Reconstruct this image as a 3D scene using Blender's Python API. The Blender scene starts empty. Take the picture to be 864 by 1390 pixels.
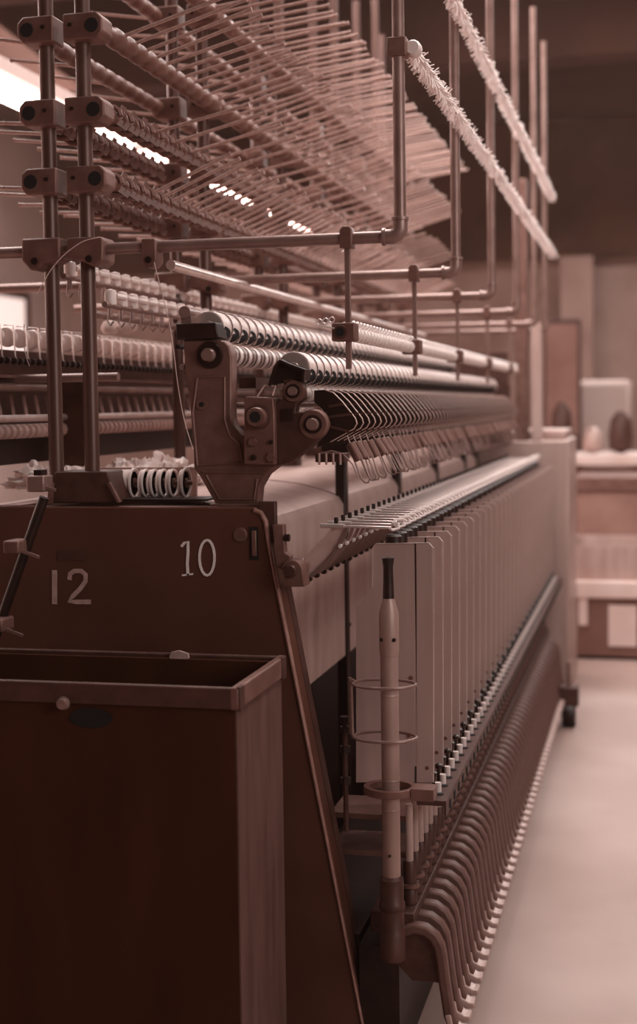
import bpy, math, random
from mathutils import Vector, Matrix
random.seed(7)
PI = math.pi
COL = bpy.context.scene.collection
# ------------------------------------------------------------------ camera
F, CX, CY = 1900.0, 432.0, 650.0
YAW, PITCH, ROLL = math.radians(13.5), math.radians(3.0), math.radians(0.8)
R = (Matrix.Rotation(YAW, 3, 'Z') @ Matrix.Rotation(PI/2 - PITCH, 3, 'X') @ Matrix.Rotation(-ROLL, 3, 'Z'))
HC = 1.5
cam_d = bpy.data.cameras.new('camera'); cam = bpy.data.objects.new('camera', cam_d); COL.objects.link(cam)
cam.matrix_world = Matrix.Translation((0, 0, HC)) @ R.to_4x4()
cam_d.sensor_fit = 'VERTICAL'; cam_d.sensor_height = 36; cam_d.lens = F/1390*36
cam_d.shift_y = -(695 - CY)/1390
cam_d.clip_start = .05
cam_d.dof.use_dof = True; cam_d.dof.focus_distance = 3.15; cam_d.dof.aperture_fstop = 2.1
bpy.context.scene.camera = cam
sc = bpy.context.scene
sc.view_settings.view_transform = 'Standard'; sc.view_settings.look = 'None'
def W(px, py, Y):
    d = R @ Vector(((px-CX)/F, -(py-CY)/F, -1.0))
    t = Y/d.y
    return (d.x*t, HC + d.z*t)          # x, z of the real point lying at depth Y
def ptsW(l, Y): return [W(a, b, Y) for a, b in l]

# ------------------------------------------------------------------ materials
def lin(h):
    h = h.lstrip('#'); o = []
    for i in (0, 2, 4):
        c = int(h[i:i+2], 16)/255
        o.append(c/12.92 if c <= .04045 else ((c+.055)/1.055)**2.4)
    return o
def mat(name, c1, c2=None, rough=.5, metal=0., scale=12, bump=.0, emit=0, stretch=None, alpha=None, spec=.5):
    m = bpy.data.materials.new(name); m.use_nodes = True
    nt = m.node_tree; b = nt.nodes['Principled BSDF']
    b.inputs['Roughness'].default_value = rough; b.inputs['Metallic'].default_value = metal
    b.inputs['Specular IOR Level'].default_value = spec
    a = lin(c1); z = lin(c2 or c1)
    tc = nt.nodes.new('ShaderNodeTexCoord'); n = nt.nodes.new('ShaderNodeTexNoise')
    n.inputs['Scale'].default_value = scale; n.inputs['Detail'].default_value = 5
    if stretch:
        mp = nt.nodes.new('ShaderNodeMapping'); mp.inputs['Scale'].default_value = stretch
        nt.links.new(tc.outputs['Object'], mp.inputs[0]); nt.links.new(mp.outputs[0], n.inputs['Vector'])
    else: nt.links.new(tc.outputs['Object'], n.inputs['Vector'])
    r = nt.nodes.new('ShaderNodeValToRGB')
    r.color_ramp.elements[0].position = .35; r.color_ramp.elements[1].position = .68
    r.color_ramp.elements[0].color = (*a, 1); r.color_ramp.elements[1].color = (*z, 1)
    nt.links.new(n.outputs['Fac'], r.inputs[0]); nt.links.new(r.outputs[0], b.inputs['Base Color'])
    if bump:
        bp = nt.nodes.new('ShaderNodeBump'); bp.inputs['Strength'].default_value = bump; bp.inputs['Distance'].default_value = .002
        nt.links.new(n.outputs['Fac'], bp.inputs['Height']); nt.links.new(bp.outputs[0], b.inputs['Normal'])
    if emit:
        b.inputs['Emission Color'].default_value = (*z, 1); b.inputs['Emission Strength'].default_value = emit
    if alpha is not None:
        b.inputs['Alpha'].default_value = alpha
    return m
M = dict(
    panel=mat('dark_painted_steel', '#583023', '#623a2d', .5, .1, 5, .15, spec=.3),
    panel_rim=mat('worn_edge_steel', '#9a6c60', '#b08478', .4, .3, 30, .2),
    cast=mat('brown_cast_iron', '#704a40', '#845d53', .5, .3, 22, .5),
    cast_dk=mat('dark_cast_iron', '#4a2b24', '#5c382f', .5, .3, 25, .5),
    guard=mat('guard_iron', '#65443b', '#74524a', .5, .1, 22, .4, spec=.3),
    tube=mat('suction_alu', '#9c7a70', '#b08f85', .42, .2, 14, .3, stretch=(1, 1, .3)),
    warm_edge=mat('worn_blade_edge', '#d0a496', '#e0b8ab', .4, .1),
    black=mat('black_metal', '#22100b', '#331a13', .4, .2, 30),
    hole=mat('hollow_dark', '#0c0402', '#160806', .9),
    post=mat('brown_steel_tube', '#5a3a32', '#6a493f', .38, .3, 18, .2, stretch=(1, 1, .2)),
    pipe=mat('steel_pipe', '#84635a', '#98776e', .36, .3, 14, .1, stretch=(1, 1, 1)),
    steel=mat('bright_steel', '#d3b9b1', '#e6d0c9', .28, .6, 20),
    pin=mat('pin_steel', '#ab857b', '#be9b91', .32, .25, 20),
    collar=mat('collar_bakelite', '#6a4338', '#7e564b', .42, .1, 20, .2),
    alu=mat('aluminium_sheet', '#b4948b', '#c3a49b', .36, .25, 6, .1, stretch=(3, 3, .35)),
    alu_d=mat('body_cover_sheet', '#b9968c', '#caaaa1', .42, .15, 8, .2, stretch=(2, 2, .4)),
    plastic=mat('pale_plastic', '#dfc6be', '#ecd7d0', .4, 0, 20),
    yarn=mat('wound_yarn', '#e0c3ba', '#efd9d2', .85, 0, 60, .6),
    white=mat('white_paint_and_glint', '#eed6cf', '#f7e6e1', .6, 0, 60),
    white_old=mat('faded_white_paint', '#b08a80', '#c7a399', .7, 0, 50),
    edge=mat('polished_edge', '#f0ddd7', '#fbeee9', .22, .35),
    wood=mat('bin_board', '#3d1c0e', '#472314', .85, 0, 8, .3, stretch=(1, 1, .3), spec=.12),
    bin_side=mat('bin_side_sheet', '#593a31', '#6f4d44', .5, .1, 6, .2, stretch=(4, 4, .6)),
    floor=mat('concrete', '#a18177', '#b5978e', .55, 0, 1.3, .05),
    wall=mat('plaster_wall', '#8a685e', '#b08f85', .9, 0, 1.1),
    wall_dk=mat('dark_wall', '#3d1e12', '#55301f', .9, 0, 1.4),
    wall_l=mat('light_wall', '#c0a299', '#d3b8b0', .9, 0, .8),
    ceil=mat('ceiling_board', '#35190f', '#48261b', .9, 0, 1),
    lamp=mat('tube_glow', '#fff2ee', '#fff4f0', .5, emit=14),
    glow=mat('window_glow', '#f1d3ca', '#f6ded6', .5, emit=.9),
    card=mat('card_board', '#8c6358', '#9e756a', .8, 0, 4),
    crate=mat('crate_plastic', '#7d5449', '#8b6257', .5, 0, 4),
    crate_l=mat('crate_rim_plastic', '#e0c0b6', '#ecd2ca', .5, 0, 4),
    fluff=mat('cotton_fluff', '#e8cec6', '#f5e3dd', .95, 0, 40, .8),
    clear=mat('cloudy_tube', '#c8a499', '#d6b5ab', .15, 0, 20, alpha=.65),
    thread=mat('yarn_thread', '#d7b6ab', '#e4c8bf', .8),
)
# ------------------------------------------------------------------ mesh builder
class MB:
    def __init__(s): s.v = []; s.f = []; s.m = []; s.mi = 0
    def add(s, vs, fs):
        b = len(s.v); s.v += [tuple(v) for v in vs]; s.f += [tuple(b+i for i in f) for f in fs]; s.m += [s.mi]*len(fs); return s
    def box(s, x0, x1, y0, y1, z0, z1):
        return s.add([(x, y, z) for x in (x0, x1) for y in (y0, y1) for z in (z0, z1)],
                     [(0, 1, 3, 2), (4, 6, 7, 5), (0, 4, 5, 1), (2, 3, 7, 6), (0, 2, 6, 4), (1, 5, 7, 3)])
    def prism(s, poly, y0, y1):           # poly: list of (x, z)
        n = len(poly)
        vs = [(x, y0, z) for x, z in poly] + [(x, y1, z) for x, z in poly]
        return s.add(vs, [tuple(range(n)), tuple(range(2*n-1, n-1, -1))] + [(i+n, (i+1) % n+n, (i+1) % n, i) for i in range(n)])
    def bar(s, a, b, w, h, up=(0, 0, 1)):
        a = Vector(a); b = Vector(b); d = (b-a).normalized(); u = Vector(up)
        if abs(d.dot(u)) > .99: u = Vector((0, 1, 0))
        q = d.cross(u).normalized()*w/2; t = q.cross(d).normalized()*h/2
        vs = [p+i*q+j*t for p in (a, b) for i, j in ((-1, -1), (1, -1), (1, 1), (-1, 1))]
        return s.add(vs, [(0, 1, 2, 3), (7, 6, 5, 4), (0, 4, 5, 1), (1, 5, 6, 2), (2, 6, 7, 3), (3, 7, 4, 0)])
    def cyl(s, a, b, r, r2=None, n=12, caps=True):
        a = Vector(a); b = Vector(b); r2 = r if r2 is None else r2
        d = (b-a).normalized(); u = Vector((0, 0, 1)) if abs(d.z) < .9 else Vector((1, 0, 0))
        p = d.cross(u).normalized(); q = d.cross(p)
        vs = [a+(p*math.cos(2*PI*i/n)+q*math.sin(2*PI*i/n))*r for i in range(n)] + [b+(p*math.cos(2*PI*i/n)+q*math.sin(2*PI*i/n))*r2 for i in range(n)]
        fs = [(i, (i+1) % n, (i+1) % n+n, i+n) for i in range(n)]
        if caps: fs += [tuple(range(n-1, -1, -1)), tuple(range(n, 2*n))]
        return s.add(vs, fs)
    def tube(s, pts, r, n=8, closed=False):
        pts = [Vector(p) for p in pts]; N = len(pts); vs = []; prev = None
        for i, p in enumerate(pts):
            if closed: d = pts[(i+1) % N]-pts[i-1]
            else: d = pts[min(i+1, N-1)]-pts[max(i-1, 0)]
            d.normalize()
            if prev is None:
                u = Vector((0, 0, 1)) if abs(d.z) < .9 else Vector((1, 0, 0))
                a = d.cross(u).normalized()
            else: a = (prev - d*prev.dot(d)).normalized()
            prev = a; b = d.cross(a)
            rr = r[i] if isinstance(r, (list, tuple)) else r
            vs += [p+(a*math.cos(2*PI*k/n)+b*math.sin(2*PI*k/n))*rr for k in range(n)]
        fs = []
        for i in range(N if closed else N-1):
            j = (i+1) % N
            fs += [(i*n+k, i*n+(k+1) % n, j*n+(k+1) % n, j*n+k) for k in range(n)]
        if not closed: fs += [tuple(range(n-1, -1, -1)), tuple((N-1)*n+k for k in range(n))]
        return s.add(vs, fs)
    def lathe(s, prof, o=(0, 0, 0), axis='Z', n=24):   # prof: (r, t)
        vs = []; o = Vector(o)
        for r, t in prof:
            for k in range(n):
                c, q = math.cos(2*PI*k/n)*r, math.sin(2*PI*k/n)*r
                vs.append(o+(Vector((c, q, t)) if axis == 'Z' else Vector((c, t, q)) if axis == 'Y' else Vector((t, c, q))))
        N = len(prof)
        fs = [(i*n+k, i*n+(k+1) % n, (i+1)*n+(k+1) % n, (i+1)*n+k) for i in range(N-1) for k in range(n)]
        fs += [tuple(range(n-1, -1, -1)), tuple((N-1)*n+k for k in range(n))]
        return s.add(vs, fs)
    def strip(s, pts, w, y0, y1):       # flat band following (x,z) path, thickness w, extruded along Y
        n = len(pts); P = [Vector(p) for p in pts]; L = []; Rr = []
        for i in range(n):
            d = (P[min(i+1, n-1)]-P[max(i-1, 0)]).normalized(); q = Vector((-d.y, d.x))*w/2
            L.append(P[i]+q); Rr.append(P[i]-q)
        vs = [(p.x, y, p.y) for y in (y0, y1) for p in L] + [(p.x, y, p.y) for y in (y0, y1) for p in Rr]
        fs = []
        for i in range(n-1):
            fs += [(i, i+1, n*2+i+1, n*2+i), (n+i, 3*n+i, 3*n+i+1, n+i+1), (i, n+i, n+i+1, i+1), (2*n+i, 2*n+i+1, 3*n+i+1, 3*n+i)]
        fs += [(0, 2*n, 3*n, n), (n-1, 2*n-1, 4*n-1, 3*n-1)]
        return s.add(vs, fs)
    def build(s, name, mats, parent=None, bevel=0, smooth=True):
        me = bpy.data.meshes.new(name); me.from_pydata(s.v, [], s.f)
        mats = mats if isinstance(mats, (list, tuple)) else [mats]
        for m in mats: me.materials.append(m)
        if len(mats) > 1: me.polygons.foreach_set('material_index', s.m)
        import bmesh
        bm = bmesh.new(); bm.from_mesh(me); bmesh.ops.recalc_face_normals(bm, faces=bm.faces[:]); bm.to_mesh(me); bm.free()
        if smooth:
            me.shade_smooth(); me.set_sharp_from_angle(angle=math.radians(38))
        o = bpy.data.objects.new(name, me); COL.objects.link(o)
        if parent: 
            o.parent = parent; o.location = -parent.location if False else (0, 0, 0)
        if bevel:
            b = o.modifiers.new('bevel', 'BEVEL'); b.width = bevel; b.segments = 2; b.limit_method = 'ANGLE'; b.angle_limit = math.radians(40)
        return o
def tag(o, label=None, cat=None, group=None, kind=None):
    if label: o['label'] = label
    if cat: o['category'] = cat
    if group: o['group'] = group
    if kind: o['kind'] = kind
    return o
def thing(name, label, cat, loc=(0, 0, 0), group=None):
    o = bpy.data.objects.new(name, None); COL.objects.link(o); o.location = loc
    o.empty_display_size = .05
    return tag(o, label, cat, group)
def dup(root, dx=(0, 0, 0), label=None):
    r = root.copy(); COL.objects.link(r); r.location = Vector(root.location)+Vector(dx)
    if label: r['label'] = label
    for ch in list(root.children):
        c = ch.copy(); COL.objects.link(c); c.parent = r
        for g in list(ch.children):
            d = g.copy(); COL.objects.link(d); d.parent = c
    return r
class Loc(MB):
    """mesh builder working in world coordinates, stored relative to an origin"""
    def __init__(s, o): super().__init__(); s.o = Vector(o)
    def build(s, *a, **k):
        s.v = [tuple(Vector(v)-s.o) for v in s.v]; return super().build(*a, **k)
def L(root): return Loc(root.location)
def arc(cx, cz, r, a0, a1, n=8): return [(cx+r*math.cos(math.radians(a0+(a1-a0)*i/n)), cz+r*math.sin(math.radians(a0+(a1-a0)*i/n))) for i in range(n+1)]

P = .072; Y0 = 3.0; YE = 7.05
NU = 54
FY = [3.05+.88*k for k in range(5)]
XB, XA = -1.274, -1.364
XC = -1.30
# ------------------------------------------------------------------ room
def struct(name, mb, m): o = mb.build(name, m); o['kind'] = 'structure'; return o
struct('floor', MB().box(-7, 5, -3, 16, -.1, 0), M['floor'])
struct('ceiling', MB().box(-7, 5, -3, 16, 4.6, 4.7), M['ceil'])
struct('wall_back', MB().box(-7, 5, 16, 16.1, 0, 4.6), M['wall'])
struct('wall_left', MB().box(-7.1, -7, -3, 16, 0, 4.6), M['wall_l'])
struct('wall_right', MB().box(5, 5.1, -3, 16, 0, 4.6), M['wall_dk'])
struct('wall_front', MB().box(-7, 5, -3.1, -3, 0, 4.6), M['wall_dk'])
# dark upper band of the far wall and beams
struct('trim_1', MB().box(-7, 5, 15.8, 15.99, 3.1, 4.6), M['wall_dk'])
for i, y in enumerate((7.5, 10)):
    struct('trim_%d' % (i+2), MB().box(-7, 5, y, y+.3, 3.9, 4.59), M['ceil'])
# pillars on the far wall
for i, (x, w) in enumerate(((-1.0, .35), (.35, .3), (1.6, .35))):
    struct('trim_%d' % (i+4), MB().box(x, x+w, 15.6, 15.79, 0, 3.09), M['wall'])
# window glow on the left wall
for i in range(4):
    y = 3.2+3.1*i
    f = MB(); f.box(-6.99, -6.93, y, y+.08, 1.15, 2.75).box(-6.99, -6.93, y+2.3, y+2.38, 1.15, 2.75).box(-6.99, -6.93, y, y+2.38, 1.07, 1.15).box(-6.99, -6.93, y, y+2.38, 2.75, 2.83).box(-6.99, -6.94, y+1.15, y+1.2, 1.15, 2.75)
    o = struct('window_%d' % (i+1), f, M['wall_dk'])
    MB().box(-6.985, -6.96, y+.08, y+2.3, 1.15, 2.75).build('pane', M['glow'], o)

# ------------------------------------------------------------------ end frame of the machine
top = W(200, 688, Y0)[1]
xr = W(352, 688, Y0)[0]
sl = W(478, 1300, Y0); s0 = W(368, 735, Y0)
k = (sl[0]-s0[0])/(s0[1]-sl[1])
hw = s0[0]-XC
def endpoly(inset=0):
    pr = [(XC+hw-.035-inset*.6, top-inset)]
    tx, tz = XC+hw-inset, s0[1]
    pr += [(XC+hw-.018-inset*.8, top-.006-inset), (XC+hw-.006-inset, top-.025-inset)]
    pr += [(tx, tz)]
    pr += [(tx + k*(tz-.0), .0)]
    left = [(2*XC-x, z) for x, z in pr][::-1]
    return pr+left
ep = thing('machine_end_frame', 'dark painted steel end frame of the machine with hand-painted 10 and 12', 'machine frame', (XC, Y0, 0))
L(ep).prism(endpoly(), Y0, Y0+.05).build('end_plate', M['panel'], ep, bevel=.004)
rm = L(ep); pp = endpoly(.006)
rm.tube([(x, Y0-.001, z) for x, z in pp], .0055, 8); rm.build('rounded_rim', M['panel_rim'], ep)
def stroke(mb, pts, w): mb.strip(ptsW(pts, Y0-.001), w, Y0-.0022, Y0-.0002)
n10 = L(ep)
stroke(n10, [(246, 742), (250, 737), (255, 735), (255, 750), (254, 765), (255, 781)], .0062); stroke(n10, [(247, 781), (255, 780), (262, 779)], .004)
stroke(n10, [(281+10*math.sin(a)*(1 if a < PI else 1.05), 757-24*math.cos(a)) for a in [i*2*PI/18 for i in range(19)]], .0056)
n10.build('painted_numeral', M['white'], ep)['label'] = 'white hand-painted number 10'
n12 = L(ep)
stroke(n12, [(74, 774), (74, 820)], .012)
stroke(n12, [(94, 787), (95, 779), (101, 775), (110, 775), (116, 780), (116, 789), (109, 799), (99, 809), (94, 816), (104, 817), (123, 817)], .0105)
n12.build('painted_numeral', M['white_old'], ep)['label'] = 'faded white painted number 12'
x, z = W(326, 726, Y0); L(ep).lathe([(.001, -.004), (.014, -.004), (.017, 0), (.017, .002)], (x, Y0-.001, z), 'Y').box(x-.013, x+.013, Y0-.0062, Y0-.0048, z-.0015, z+.0015).build('slotted_screw', M['cast'], ep)
a = W(339, 715, Y0); b = W(351, 760, Y0)
L(ep).box(a[0], b[0], Y0-.003, Y0+.002, b[1], a[1]).build('slot_recess', M['hole'], ep)
a = W(342, 720, Y0); b = W(349, 755, Y0); L(ep).box(a[0], b[0], Y0-.008, Y0-.002, b[1], a[1]).build('slot_latch', M['cast'], ep, bevel=.002)
a = W(79, 747, Y0); b = W(117, 761, Y0)
L(ep).box(a[0], b[0], Y0-.003, Y0, b[1], a[1]).build('name_plate', M['cast_dk'], ep)
# side flange strip behind the sloping edge
fl = L(ep); q = endpoly()[3:5]; fl.prism([(q[0][0]-.05, q[0][1]), (q[0][0], q[0][1]), (q[1][0], 0), (q[1][0]-.05, 0)], Y0+.05, Y0+.09); fl.build('side_flange', M['cast_dk'], ep)

# ------------------------------------------------------------------ machine body: covers and deck
XS = -.868
ys = [3.1]+FY[1:]+[7.0]
zt = 1.235
for i in range(5):
    t = thing('body_cover', ['pale sheet metal body cover nearest the end frame, with a curved top', 'second pale body cover from the end frame, behind the levers'][i] if i < 2 else 'pale bent sheet metal body cover further along the machine side', 'machine cover', (XS, ys[i]+.012, .8), None if i < 2 else 'far body covers')
    y0, y1 = ys[i]+.012, ys[i+1]-.012
    pth = [(XC, 1.285), (XS-.22, 1.283), (XS-.13, 1.272), (XS-.05, 1.25), (XS-.012, 1.236), (XS, 1.215), (XS, 1.1), (XS, .9), (XS, .78)]
    L(t).strip(pth, .004, y0, y1).build('bent_sheet', M['alu_d'], t)
    for zz in (1.05, .86): L(t).lathe([(.001, 0), (.005, .0), (.006, -.003), (.001, -.004)], (XS+.006, y0+.03, zz), 'X', 8).build('screw', M['black'], t)
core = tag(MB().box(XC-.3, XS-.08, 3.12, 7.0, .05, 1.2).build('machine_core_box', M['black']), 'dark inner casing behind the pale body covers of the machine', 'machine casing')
tag(MB().strip([(2*XC-XS+.0, .8), (2*XC-XS, 1.21), (2*XC-XS+.05, 1.25), (XC-.02, 1.285)], .004, 3.1, 7.0).build('rear_body_cover', M['alu_d']), 'long sheet cover on the far half of the machine deck', 'machine cover')
for i, y in enumerate(FY[1:]+[7.02]):
    o = Loc((XS, y, 1)); o.box(XS-.022, XS+.008, y-.02, y+.02, .35, 1.385).box(XS-.06, XS+.02, y-.03, y+.03, 1.365, 1.395)
    o = o.build('stand_column', M['black'], None, bevel=.003); o.location = (XS, y, 1)
    tag(o, 'dark upright column between the first and second body covers, under the blades' if i == 0 else 'dark upright column between two body covers further along', 'column', None if i == 0 else 'columns between body covers')

# ------------------------------------------------------------------ roller stand castings
YB = 3.05
cast_px = [(248, 461), (296, 461), (304, 463), (311, 470), (314, 485), (314, 566), (318, 580), (328, 590), (334, 592), (334, 541), (345, 539), (378, 541), (380, 610), (378, 632), (362, 644), (352, 662), (350, 684), (292, 684), (270, 645), (263, 636), (262, 610), (257, 545), (250, 500)]
stand_near = None
def make_stand(full):
    t = thing('roller_stand', 'brown cast iron roller stand bolted on the end frame top, carrying the fluted rollers', 'roller stand', (W(320, 684, YB)[0], YB, W(320, 684, YB)[1]))
    L(t).prism(ptsW(cast_px, YB), YB, YB+.045).build('cast_arm', M['cast'], t, bevel=.004)
    rib = L(t)
    rib.tube([(x, YB-.001, z) for x, z in ptsW([(268, 512), (305, 512), (305, 570), (312, 592), (325, 602), (330, 628), (268, 632), (262, 560), (268, 512)], YB)], .003, 6)
    rib.tube([(x, YB-.001, z) for x, z in ptsW([(275, 641), (358, 641)], YB)], .004, 6)
    rib.tube([(x, YB-.001, z) for x, z in ptsW([(280, 645), (298, 678), (345, 678), (349, 650)], YB)], .003, 6)
    rib.build('raised_rib', M['cast'], t)
    x, z = W(285, 482, YB)
    L(t).lathe([(.016, -.006), (.029, -.006), (.031, .0), (.031, .004)], (x, YB-.002, z), 'Y').build('bearing_ring', M['black'], t)
    L(t).lathe([(.003, -.022), (.013, -.022), (.016, -.018), (.016, .02)], (x, YB-.002, z), 'Y').build('shaft_end', M['pipe'], t)
    x, z = W(274, 549, YB)
    h = L(t); h.lathe([(.006, -.004), (.013, -.004), (.014, 0)], (x, YB, z), 'Y'); h.build('boss', M['cast'], t)
    L(t).lathe([(.001, -.006), (.0055, -.006), (.006, 0)], (x, YB, z), 'Y').build('bolt_hole', M['hole'], t)
    # black cap block
    L(t).prism(ptsW([(242, 440), (296, 438), (300, 459), (243, 462)], YB), YB-.02, YB+.05).build('cap_block', M['black'], t, bevel=.003)
    c = L(t); a = W(252, 424, YB); c.cyl((a[0], YB-.01, a[1]), (a[0], YB+.08, a[1]), .014, n=14)
    c.box(a[0]-.012, a[0]+.012, YB, YB+.05, a[1]-.03, a[1]); c.build('top_boss', M['pipe'], t)
    for q in ((241, 455), (241, 471), (246, 498)):
        a = W(*q, YB); L(t).lathe([(.001, -.012), (.006, -.012), (.007, 0), (.007, .02)], (a[0], YB+.01, a[1]), 'Y', 6).build('bolt', M['black'] if q[1] < 490 else M['pipe'], t)
    # second plate with hollow tube
    L(t).prism(ptsW([(336, 541), (340, 538), (375, 540), (377, 560), (378, 630), (336, 630)], YB), YB-.03, YB+.0).build('bearing_plate', M['cast'], t, bevel=.003)
    a = W(351, 566, YB-.03)
    L(t).lathe([(.013, -.03), (.02, -.03), (.022, -.027), (.022, .01)], (a[0], YB-.03, a[1]), 'Y').build('tube_end', M['cast'], t, bevel=0)
    L(t).lathe([(.001, -.031), (.0125, -.031), (.0125, .0)], (a[0], YB-.03, a[1]), 'Y').build('tube_bore', M['hole'], t)
    L(t).lathe([(.021, -.01), (.027, -.008), (.028, .0)], (a[0], YB-.03, a[1]), 'Y').build('washer', M['cast_dk'], t)
    for q, r in (((343, 600), .012), ((368, 621), .0125), ((344, 621), .007), ((368, 600), .005)):
        a = W(*q, YB-.03); L(t).lathe([(.001, -.008), (r*.8, -.008), (r, -.004), (r, 0)], (a[0], YB-.03, a[1]), 'Y', 6 if r > .01 else 10).build('bolt', M['cast'] if r > .01 else M['black'], t)
    # weighting arm to the right
    arm = ptsW([(375, 548), (384, 541), (388, 525), (384, 515), (398, 514), (412, 519), (414, 541), (404, 549), (402, 560), (412, 560), (424, 556), (440, 560), (446, 576), (440, 590), (426, 604), (400, 625), (378, 632)], YB)
    L(t).prism(arm, YB-.012, YB+.025).build('weighting_arm', M['cast_dk'], t, bevel=.003)
    for q, r, m in (((397, 531), .026, 'cast'), ((424, 576), .034, 'cast')):
        a = W(*q, YB-.02)
        L(t).lathe([(.001, -.012), (r*.9, -.012), (r, -.008), (r, .01)], (a[0], YB-.005, a[1]), 'Y').build('roller_end_disc', M[m], t)
        L(t).lathe([(.003, -.026), (r*.36, -.026), (r*.42, -.02), (r*.42, .0)], (a[0], YB-.005, a[1]), 'Y').build('spindle_nut', M['pipe'], t)
        L(t).lathe([(r*.55, -.0135), (r*.62, -.014), (r*.62, -.01)], (a[0], YB-.005, a[1]), 'Y').build('seal_ring', M['black'], t)
    # dark cover over the third roller
    L(t).strip(ptsW([(368, 524), (376, 498), (382, 490), (398, 497), (415, 503), (413, 516)], YB-.01), .006, YB-.03, YB+.03).build('finger_guard', M['black'], t)
    L(t).prism(ptsW([(370, 522), (378, 494), (414, 504), (412, 517), (385, 520)], YB-.01), YB-.008, YB+.0).build('guard_side', M['black'], t)
    wf = L(t); wf.tube([(x, YB-.02, z) for x, z in ptsW([(349, 538), (359, 523), (374, 524), (370, 537)], YB-.02)], .0022, 6)
    wf.build('wire_clip', M['steel'], t)
    # black end of levers under arm
    L(t).box(*sorted((W(386, 560, YB)[0], W(400, 560, YB)[0])), YB-.02, YB, W(0, 575, YB)[1]-.0, W(0, 560, YB)[1]).build('clamp_block', M['black'], t)
    # flat foot
    L(t).box(W(288, 684, YB)[0], W(356, 684, YB)[0], YB-.02, YB+.08, W(320, 688, YB)[1], W(320, 683, YB)[1]).build('foot', M['cast'], t, bevel=.002)
    return t
st = make_stand(True)
# ------------------------------------------------------------------ rollers
def roller(name, label, px, py, r, groove, Ys, Ye, m, pitch=P, frac=.82, n=20, endm='steel', cat='roller', pos=None):
    x, z = pos or W(px, py, Ys)
    t = thing(name, label, cat, (x, Ys, z))
    prof = []; y = 0; Lg = Ye-Ys
    while y < Lg:
        a, b = y, y+pitch*frac
        prof += [(groove, a), (r*.985, a+.0015), (r, a+.006), (r, b-.006), (r*.985, b-.0015), (groove, b)]
        y += pitch
    MB().lathe(prof, (0, 0, 0), 'Y', n).build('drum', M[m], t)
    MB().lathe([(.001, -.006), (r*.35, -.006), (r*.4, -.003), (r*.8, -.003), (r*.93, -.002), (r*.93, .0)], (0, 0, 0), 'Y', 24).build('end_disc', M[endm], t)
    return t, x, z, prof
r1, x1, z1, _ = roller('fluted_roller', 'topmost long pale ringed roller on the machine, running over the black cap block', 283, 444, .037, .028, 3.085, 6.95, 'plastic', endm='steel')
def fins(t, r, a0, a1, rr, mt, name, n=NU, off=P*.91, wob=0):
    mb = MB()
    for i in range(n):
        y = off+i*P
        pts = [(rr*math.cos(math.radians(a)), y+wob*(a-a0)/(a1-a0), rr*math.sin(math.radians(a))) for a in [a0+(a1-a0)*j/10 for j in range(11)]]
        mb.tube(pts, .0012, 5)
    return mb.build(name, M[mt], t)
def pockets(t, r, n, a_mid, half, wy, off, name='dark_pocket'):
    mb = MB()
    for i in range(n):
        y0 = off+i*P; vs = []; K = 10
        vs.append((r*math.cos(math.radians(a_mid)), y0, r*math.sin(math.radians(a_mid))))
        for j in range(K+1):
            u = PI*j/K; a = math.radians(a_mid+half*math.cos(u)); yy = y0+wy*math.sin(u)
            vs.append((r*math.cos(a), yy, r*math.sin(a)))
        mb.add(vs, [(0, j+1, j+2) for j in range(K)])
    o = mb.build(name, M['hole'], t, smooth=False); 
    o['kind'] = 'stuff'; return o
fins(r1, .037, -60, 115, .038, 'cast_dk', 'ring_edges', 53, P*.86, .012)['kind'] = 'stuff'
pockets(r1, .0378, 53, -30, 32, .056, P*.05, 'dark_pockets')
r3, x3, z3, _ = roller('fluted_roller', 'lower long pale ringed roller with dark pockets, just right of the cast stand', 398, 501, .040, .032, 3.075, 6.95, 'plastic', endm='steel')
fins(r3, .040, -70, 115, .0408, 'cast_dk', 'ring_edges', 53, P*.86, .010)['kind'] = 'stuff'
pockets(r3, .0408, 53, -30, 30, .056, P*.05, 'dark_pockets')
# banded shaft
x, z = W(300, 482, 3.06)
t = thing('banded_roller', 'slim roller with alternating light and dark bands between the two ringed rollers', 'roller', (x, 3.06, z))
a_ = MB(); b_ = MB(); y = 0
while y < 3.85:
    a_.cyl((0, y, 0), (0, y+.022, 0), .026, n=18).cyl((0, y+.046, 0), (0, y+.05, 0), .0255, n=18); b_.cyl((0, y+.022, 0), (0, y+P, 0), .0245, n=18); y += P
a_.build('pale_bands', M['plastic'], t); b_.build('dark_bands', M['post'], t)
x, z = W(403, 534, 3.08)
t = thing('pressure_roller', 'narrow pale roller above the black blades, under the lower ringed roller', 'roller', (x, 3.08, z))
a_ = MB(); b_ = MB(); y = 0
while y < 3.85:
    a_.cyl((0, y, 0), (0, y+.058, 0), .020, n=18); b_.cyl((0, y+.058, 0), (0, y+P, 0), .014, n=14); y += P
a_.build('sleeves', M['plastic'], t); b_.build('core', M['pipe'], t)
# long dark bar behind / below the rollers
x, z = W(330, 520, 3.1)
tag(MB().box(x-.01, x+.03, 3.1, 6.95, z-.012, z+.012).build('stretcher_rail', M['cast_dk']), 'dark longitudinal rail seen through the cast stand, under the banded roller', 'rail')
x, z = W(318, 551, 3.1)
tag(MB().cyl((x, 3.1, z), (x, 6.95, z), .008).build('steel_rod', M['pipe']), 'thin steel rod running back behind the cast stand window', 'rod')
# trough under the rollers
x, z = W(430, 600, 3.1)
tag(MB().box(x-.10, x+.0, 3.12, 6.95, z-.0, z+.05).build('roller_beam', M['cast_dk']), 'dark beam carrying the black blades along the machine', 'beam')

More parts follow.
